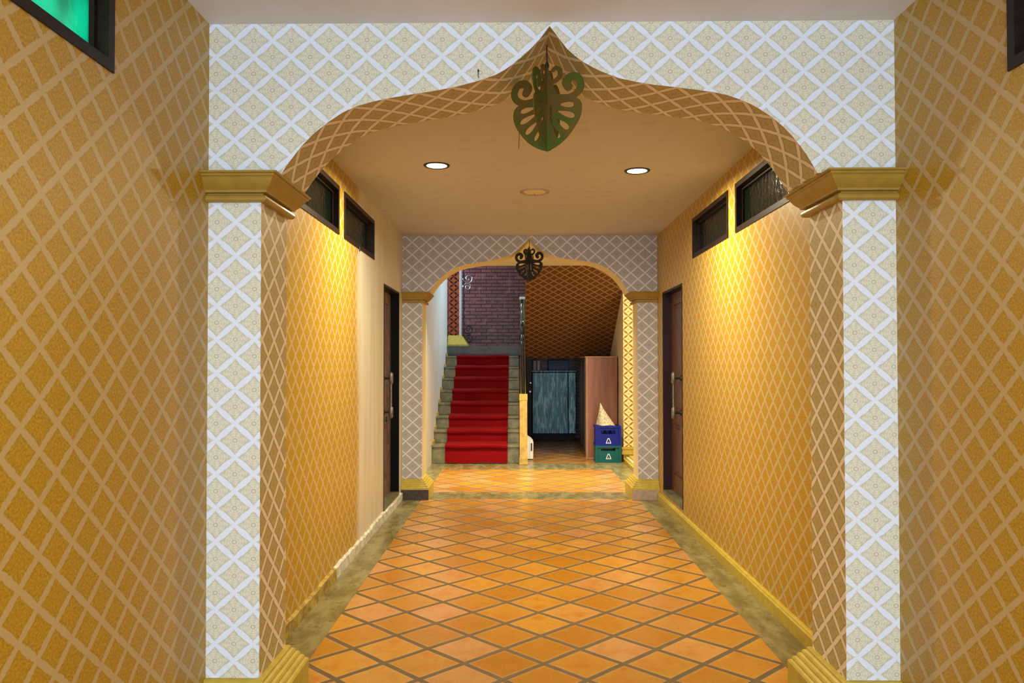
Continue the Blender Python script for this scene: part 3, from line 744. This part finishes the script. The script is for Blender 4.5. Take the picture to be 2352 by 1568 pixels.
tag(mb.build('stair_carpet', smooth=35), 'red carpet runner laid down the middle of the staircase', 'carpet')

# railing: newel, handrail, upper post, balusters
rail = empty('stair_railing', (.085, YST - .1, 0)); tag(rail, 'golden stair railing with square newel along the right side of the stairs', 'railing')
mb = MB(); x0, x1, y0, y1 = .030, .142, 11.10, 11.212
mb.box((x0, y0, 0), (x1, y1, .96), M['post_gold']); mb.box((x0 - .006, y0 - .006, 0), (x1 + .006, y1 + .006, .10), M['post_gold']); mb.box((x0 - .004, y0 - .004, .93), (x1 + .004, y1 + .004, 1.025), M['yellow_paint'])
under(mb.build('newel_post', bevel=.006), rail)
def zr(y): return 1.0 + (y - 11.15) * (1.66 / 2.6)
mb = MB()
for (xa, xb, zo, zh, mm) in ((.045, .060, 0, .07, 'rail_brass'), (.108, .125, 0, .07, 'rail_brass')):
    y_a, y_b = 11.21, 13.72
    P = [(xa, y_a, zr(y_a) - zh), (xb, y_a, zr(y_a) - zh), (xb, y_a, zr(y_a)), (xa, y_a, zr(y_a))]; Q = [(p[0], y_b, p[2] + zr(y_b) - zr(y_a)) for p in P]
    for i in range(4): j = (i + 1) % 4; mb.face([P[i], P[j], Q[j], Q[i]], M[mm])
    mb.face(P[::-1], M[mm]); mb.face(Q, M[mm])
under(mb.build('handrail'), rail)
for k in range(10):
    y = 11.42 + k * .245; i = min(7, int((y - YST) / TR)); zb = zs_[i] if y > YST else 0
    z1 = zr(y) - .05; mb = MB(); mb.box((.080, y - .007, 0.05), (.094, y + .007, z1 + .01), M['iron']); mb.tube([(.087, y, z1 - .42), (.087, y, z1 - .36), (.087, y, z1 - .30)], [.008, .022, .008], M['iron'], 10)
    under(mb.build('baluster'), rail)
mb = MB(); mb.box((.055, 13.72, ZL), (.135, 13.80, 2.62), M['iron']); mb.tube([(.088, 13.712, ZL + .04), (.088, 13.712, 2.55)], .017, M['chrome'], 12)
for zc, rr in ((2.5, .028), (2.38, .024), (2.2, .03), (1.95, .03), (1.84, .028)): mb.lathe([(.012, -.05), (rr, -.02), (rr, .02), (.012, .05)], M['chrome'], c=(.088, 13.712, zc), seg=14)
under(mb.build('upper_post', smooth=30), rail)
mb = MB(); mb.box((.036, 13.69, 2.62), (.154, 13.83, 2.665), M['bright_white']); o = under(mb.build('post_cap', bevel=.006), rail); o['label'] = 'white square cap'

# slanting underside of the upper flight
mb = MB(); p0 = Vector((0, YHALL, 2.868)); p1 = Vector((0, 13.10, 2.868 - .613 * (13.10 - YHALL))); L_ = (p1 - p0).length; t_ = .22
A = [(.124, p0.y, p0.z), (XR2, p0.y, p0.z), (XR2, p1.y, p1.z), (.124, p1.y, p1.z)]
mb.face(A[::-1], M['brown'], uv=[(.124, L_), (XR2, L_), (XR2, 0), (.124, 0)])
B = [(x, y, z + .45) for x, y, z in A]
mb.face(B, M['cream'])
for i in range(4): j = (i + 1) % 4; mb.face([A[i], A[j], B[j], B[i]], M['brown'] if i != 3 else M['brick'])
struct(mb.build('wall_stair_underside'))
mb = MB(); mb.box((.124, 13.10, 1.562), (XR2, 13.20, 1.80), M['brown']); struct(mb.build('wall_stair_beam'))

# column on the landing
mb = MB(); mb.box((XL, 13.93, ZL + .17), (-1.066, 14.20, 5.2), {'*': M['white_paint'], '-y': M['floral_red']}, off=(-1.168, 2.1)); mb.box((-1.066, 13.915, ZL + .17), (-1.040, 14.22, 5.2), M['bright_white'])
c_ = mb.build('wall_landing_column'); struct(c_)
mb = MB(); prb = [(.0, ZL + .20), (.03, ZL + .19), (.06, ZL + .14), (.10, ZL + .08), (.135, ZL + .03), (.14, ZL), (0, ZL)]
for i in range(len(prb) - 1):
    (a, za), (b, zb) = prb[i], prb[i + 1]
    mb.face([(XL, 13.915 - a, za), (-1.04 + a, 13.915 - a, za), (-1.04 + b, 13.915 - b, zb), (XL, 13.915 - b, zb)][::-1], M['yellow_paint'])
    mb.face([(-1.04 + a, 13.915 - a, za), (-1.04 + a, 14.22, za), (-1.04 + b, 14.22, zb), (-1.04 + b, 13.915 - b, zb)][::-1], M['yellow_paint'])
o = mb.build('column_base', c_)
# wrought iron scroll grille behind the column
gr = empty('iron_scroll_grille', (-1.0, 14.45, ZL)); tag(gr, 'wrought iron scroll grille on the landing behind the red floral column', 'grille')
mb = MB(); mb.box((-1.03, 14.44, ZL), (-1.01, 14.46, 3.45), M['iron']); under(mb.build('grille_post'), gr)
def scroll(cx, cz, r, turns, a0, sg, th=.010):
    P = []
    for k in range(40):
        t = k / 39; a = a0 + sg * t * turns * 2 * math.pi; rr = r * (1 - t * .8); P.append((cx + rr * math.cos(a), 14.45, cz + rr * math.sin(a)))
    return P
for (cx, cz, r, a0, sg) in ((-.93, 3.08, .10, math.pi, 1), (-.95, 2.92, .08, math.pi, -1), (-.93, 2.12, .10, math.pi, 1), (-.92, 1.93, .09, math.pi, -1)):
    mb = MB(); mb.tube(scroll(cx, cz, r, 1.4, a0, sg), .011, M['chrome'] if cz > 2.5 else M['iron'], 8); under(mb.build('scroll', smooth=60), gr)  # upper scrolls get brighter metal: daylight on the iron put into the colour

# ------------------------------------------------------------------ things under the stairs
cab = empty('blue_cabinet', (.69, 14.6, 0)); tag(cab, 'low blue cupboard with worn streaky paint under the stairs', 'cabinet')
bx0, bx1, by0, by1, bz = .276, 1.105, 14.40, 14.88, 1.325
mb = MB(); d_ = M['blue_paint']; mb.box((bx0, by0, .13), (bx1, by1, bz - .02), M['black_plastic']); mb.box((bx0 + .02, by0 + .02, 0), (bx1 - .02, by1 - .02, .13), M['black_plastic']); under(mb.build('cabinet_body', bevel=.004), cab)
mb = MB(); mb.box((bx0 - .015, by0 - .035, bz - .02), (bx1 + .015, by1, bz + .005), d_); under(mb.build('cabinet_top', bevel=.004), cab)
mb = MB(); mb.box((bx0 + .01, by0 - .02, .15), (bx1 - .16, by0, bz - .035), d_)
for (a, b, c2, d2) in ((bx0 + .01, bx0 + .08, .15, bz - .035), (bx1 - .23, bx1 - .16, .15, bz - .035), (bx0 + .08, bx1 - .23, .15, .25), (bx0 + .08, bx1 - .23, bz - .12, bz - .035)): mb.box((a, by0 - .030, c2), (b, by0 - .018, d2), d_)
dr = under(mb.build('door', bevel=.003), cab)
mb = MB(); mb.tube([(bx1 - .20, by0 - .03, .78), (bx1 - .20, by0 - .055, .79), (bx1 - .20, by0 - .055, .87), (bx1 - .20, by0 - .03, .88)], .007, M['chrome'], 8); h = mb.build('door_handle'); h.parent = dr; h.matrix_parent_inverse = Matrix.Translation(-cab.location)
mb = MB(); mb.box((bx1 - .14, by0 - .018, .15), (bx1 - .01, by0, bz - .035), d_); under(mb.build('side_stile', bevel=.003), cab)

mb = MB(); zt = bz + .005; navy = plain('dark_navy_card', (0.02, 0.03, 0.11), 0.5, var=0.3, vscale=14)
mb.box((.59, 14.46, zt), (.96, 14.78, zt + .18), navy); mb.box((.585, 14.455, zt + .14), (.965, 14.785, zt + .195), navy)
tag(mb.build('storage_box', bevel=.005), 'dark navy storage box lying on top of the blue cabinet', 'box')
for i, (a, b, hh, m, lab) in enumerate(((.30, .36, .19, 'laminate', 'short dark brown board standing on the left end of the blue cabinet'), (.375, .425, .195, 'laminate_edge', 'pale brown board standing on the blue cabinet beside the navy box'))):
    mb = MB(); mb.box((a, 14.5, zt), (b, 14.75, zt + hh), M[m]); mb.box((a - .004, 14.496, zt + hh - .015), (b + .004, 14.5, zt + hh), M[m])
    tag(mb.build('wooden_board', bevel=.003), lab, 'board')

# wardrobe
wr = empty('wardrobe', (1.31, 12.8, 0)); tag(wr, 'tall reddish brown wardrobe standing against the far right wall', 'wardrobe')
wx0, wx1, wy0, wy1, wz = 1.075, 1.563, 11.96, 13.00, 1.56
mb = MB(); mb.box((wx0, wy0, .0), (wx1, wy1, wz), M['laminate']); under(mb.build('wardrobe_body', bevel=.003), wr)
mb = MB(); mb.box((wx0 - .02, wy0 - .015, wz), (wx1 + .004, wy1, wz + .02), M['laminate_edge']); under(mb.build('wardrobe_top', bevel=.003), wr)
mb = MB(); mb.box((wx0 - .006, wy0 - .008, .0), (wx0 + .03, wy0 + .002, wz), M['laminate_edge']); under(mb.build('edge_strip', bevel=.002), wr)
for a, b, hy in ((wy0 + .01, (wy0 + wy1) / 2 - .003, 12.56), ((wy0 + wy1) / 2 + .003, wy1 - .01, 12.72)):
    mb = MB(); mb.box((wx0 - .02, a, .09), (wx0 - .001, b, wz - .01), M['laminate_dark']); mb.box((wx0 - .026, a + .06, .15), (wx0 - .02, b - .06, wz - .08), M['laminate_dark'])
    dd = under(mb.build('door', bevel=.002), wr)
    mb = MB(); mb.tube([(wx0 - .024, hy, .76), (wx0 - .055, hy, .765), (wx0 - .055, hy, .905), (wx0 - .024, hy, .91)], .008, M['chrome'], 8)
    mb.box((wx0 - .029, hy - .02, .74), (wx0 - .024, hy + .02, .93), M['steel']); h = mb.build('door_handle'); h.parent = dd; h.matrix_parent_inverse = Matrix.Translation(-wr.location)

# narrow black cabinet and white case beside the newel
nb = empty('black_cabinet', (.20, 13.2, 0)); tag(nb, 'narrow black cabinet in the dark right behind the stair newel', 'cabinet')
mb = MB(); mb.box((.150, 13.05, .05), (.240, 13.45, 1.58), M['black_plastic']); mb.box((.152, 13.07, 0), (.238, 13.43, .05), M['black_plastic']); under(mb.build('cabinet_body', bevel=.004), nb)
for (x, z, r) in ((.225, 1.135, .014), (.215, .985, .018)):
    mb = MB(); mb.tube([(x, 13.05, z), (x, 13.03, z), (x, 13.022, z)], [r * .6, r, r * .7], M['bright_white'], 14); under(mb.build('knob', smooth=40), nb)
wc = empty('white_fan_heater', (.19, 11.8, 0)); tag(wc, 'white plastic case standing on the floor right of the stair newel', 'appliance')
mb = MB(); P = [(.150, .02), (.232, .02), (.236, .27), (.205, .31), (.150, .345)]
for i in range(len(P)):
    a, b = P[i], P[(i + 1) % len(P)]; mb.face([(a[0], 11.66, a[1]), (a[0], 11.92, a[1]), (b[0], 11.92, b[1]), (b[0], 11.66, b[1])][::-1], M['bright_white'])
mb.face([(a, 11.66, z) for a, z in P], M['bright_white']); mb.face([(a, 11.92, z) for a, z in P][::-1], M['bright_white']); under(mb.build('case', bevel=.006), wc)
mb = MB(); mb.box((.205, 11.652, .14), (.222, 11.662, .255), M['black_plastic']); under(mb.build('slot_grille'), wc)
mb = MB(); mb.box((.150, 11.68, 0), (.235, 11.90, .02), M['black_plastic']); under(mb.build('foot'), wc)

# crates
def crate(z0, z1, m, label, slot, tri_z):
    x0, x1, y0, y1 = 1.150, 1.532, 11.30, 11.60; root = empty('bottle_crate', ((x0 + x1) / 2, (y0 + y1) / 2, z0)); tag(root, label, 'crate', 'bottle crates stacked by the wardrobe')
    mb = MB(); t = .012; cxm = (x0 + x1) / 2
    hole = [(cxm - .105, cxm + .105, *slot)]
    wall_plane(mb, 'y', y0 + .012, y0 + .012 + t, x0 + .008, x1 - .008, z0, z1, hole, m); wall_plane(mb, 'y', y1 - .024, y1 - .012, x0 + .008, x1 - .008, z0, z1, hole, m)
    mb.box((x0 + .008, y0 + .024, z0), (x0 + .02, y1 - .024, z1), m); mb.box((x1 - .02, y0 + .024, z0), (x1 - .008, y1 - .024, z1), m)
    mb.box((x0 + .02, y0 + .024, z0), (x1 - .02, y1 - .024, z0 + .012), m)
    for za, zb in ((z0, z0 + .03), (z1 - .028, z1)):
        mb.box((x0, y0, za), (x1, y0 + .012, zb), m); mb.box((x0, y1 - .012, za), (x1, y1, zb), m); mb.box((x0, y0 + .012, za), (x0 + .008, y1 - .012, zb), m); mb.box((x1 - .008, y0 + .012, za), (x1, y1 - .012, zb), m)
    for xx in (x0, x1 - .03): mb.box((xx, y0, z0 + .03), (xx + .03, y0 + .012, z1 - .028), m)
    for k in range(1, 4): xx = x0 + (x1 - x0) * k / 4; mb.box((xx - .003, y0 + .03, z0 + .012), (xx + .003, y1 - .03, z1 - .07), m)
    for k in range(1, 3): yy = y0 + (y1 - y0) * k / 3; mb.box((x0 + .02, yy - .003, z0 + .012), (x1 - .02, yy + .003, z1 - .07), m)
    under(mb.build('crate_shell', bevel=.002, merge=False), root)
    mb = MB(); c = (cxm + .005, tri_z); w_, hh, th = .042, .078, .009   # open triangle with a notch in its foot
    T = [(-w_, 0), (w_, 0), (.012, hh), (-.012, hh)]; Ti = [(-w_ + .013, th), (w_ - .013, th), (.005, hh - th), (-.005, hh - th)]
    yy = y0 + .0105
    for i in range(4):
        j = (i + 1) % 4
        a, b, c2, d2 = T[i], T[j], Ti[j], Ti[i]
        for Y, f in ((yy - .0015, 1), (yy, -1)):
            mb.face([(c[0] + q[0], Y, c[1] + q[1]) for q in (a, b, c2, d2)][::f], M['mark_white'])
    mb.box((c[0] - .008, yy - .0015, c[1] - .002), (c[0] + .006, yy + .001, c[1] + .022), M['mark_white'])
    mk = under(mb.build('printed_mark'), root); mk['label'] = 'white triangle mark'
    return root
crate(0, .252, M['teal_plastic'], 'teal green bottle crate on the floor, lower one of the stack', (.175, .215), .055)
crate(.252, .545, M['blue_plastic'], 'blue bottle crate stacked on the teal green one', (.425, .480), .285)
i = 0
for xx in (1.22, 1.30, 1.38, 1.46):
    for yy, in ((11.37,), (11.50,)):
        root = empty('glass_bottle', (xx, yy, .266)); tag(root, '%s dark glass bottle in the %s row of the blue crate' % (['leftmost', 'second from left', 'third from left', 'rightmost'][i // 2], ['front', 'back'][i % 2]), 'bottle', 'bottles in the blue crate')
        mb = MB(); mb.lathe([(0, 0), (.027, .002), (.029, .02), (.029, .14), (.022, .18), (.013, .21), (.012, .245), (.0, .246)], M['black_plastic'], seg=14); mb.build('bottle_body', root, smooth=40)
        mb = MB(); mb.lathe([(.015, .240), (.016, .262), (.010, .268), (0, .268)], M['bright_white'], seg=12); mb.build('bottle_cap', root, smooth=40); i += 1
# draped pale cloth, peaked
mb = MB(); px_, pz = 1.239, .879; nA, nR = 40, 14
g_ = plain('cream_netted_cloth', (0.52, 0.46, 0.34), 0.8, var=0.4, vscale=42, bump=0.6, bscale=60)
base_ = []
V = []
for r in range(nR + 1):
    t = r / nR; row = []
    for a in range(nA):
        th = 2 * math.pi * a / nA; ex = .118 * (1 + .06 * math.sin(3 * th)); cx = 1.318; cy = 11.45
        bxp = cx + (ex + .008) * math.cos(th) * (1 + .05 * math.sin(7 * th)); byp = cy + .10 * math.sin(th) * (1 + .06 * math.sin(5 * th))
        f = t ** 1.25 * (1 + .10 * math.sin(th * 6 + t * 2) * t * (1 - t) * 2)
        row.append((px_ + .006 * math.cos(th) + (bxp - px_) * f, 11.42 + .006 * math.sin(th) + (byp - 11.42) * f, pz - (pz - .548) * t + .012 * math.sin(5 * th) * t * (1 - t) + (.0 if t < 1 else .004 * math.sin(4 * th))))
    V.append(row)
for r in range(nR):
    for a in range(nA):
        b = (a + 1) % nA; mb.face([V[r][a], V[r + 1][a], V[r + 1][b], V[r][b]], g_)
mb.face(V[0], g_); mb.face(V[-1][::-1], g_)
tag(mb.build('draped_cloth', smooth=70), 'cream patterned cloth bundled to a point on top of the blue crate', 'cloth')
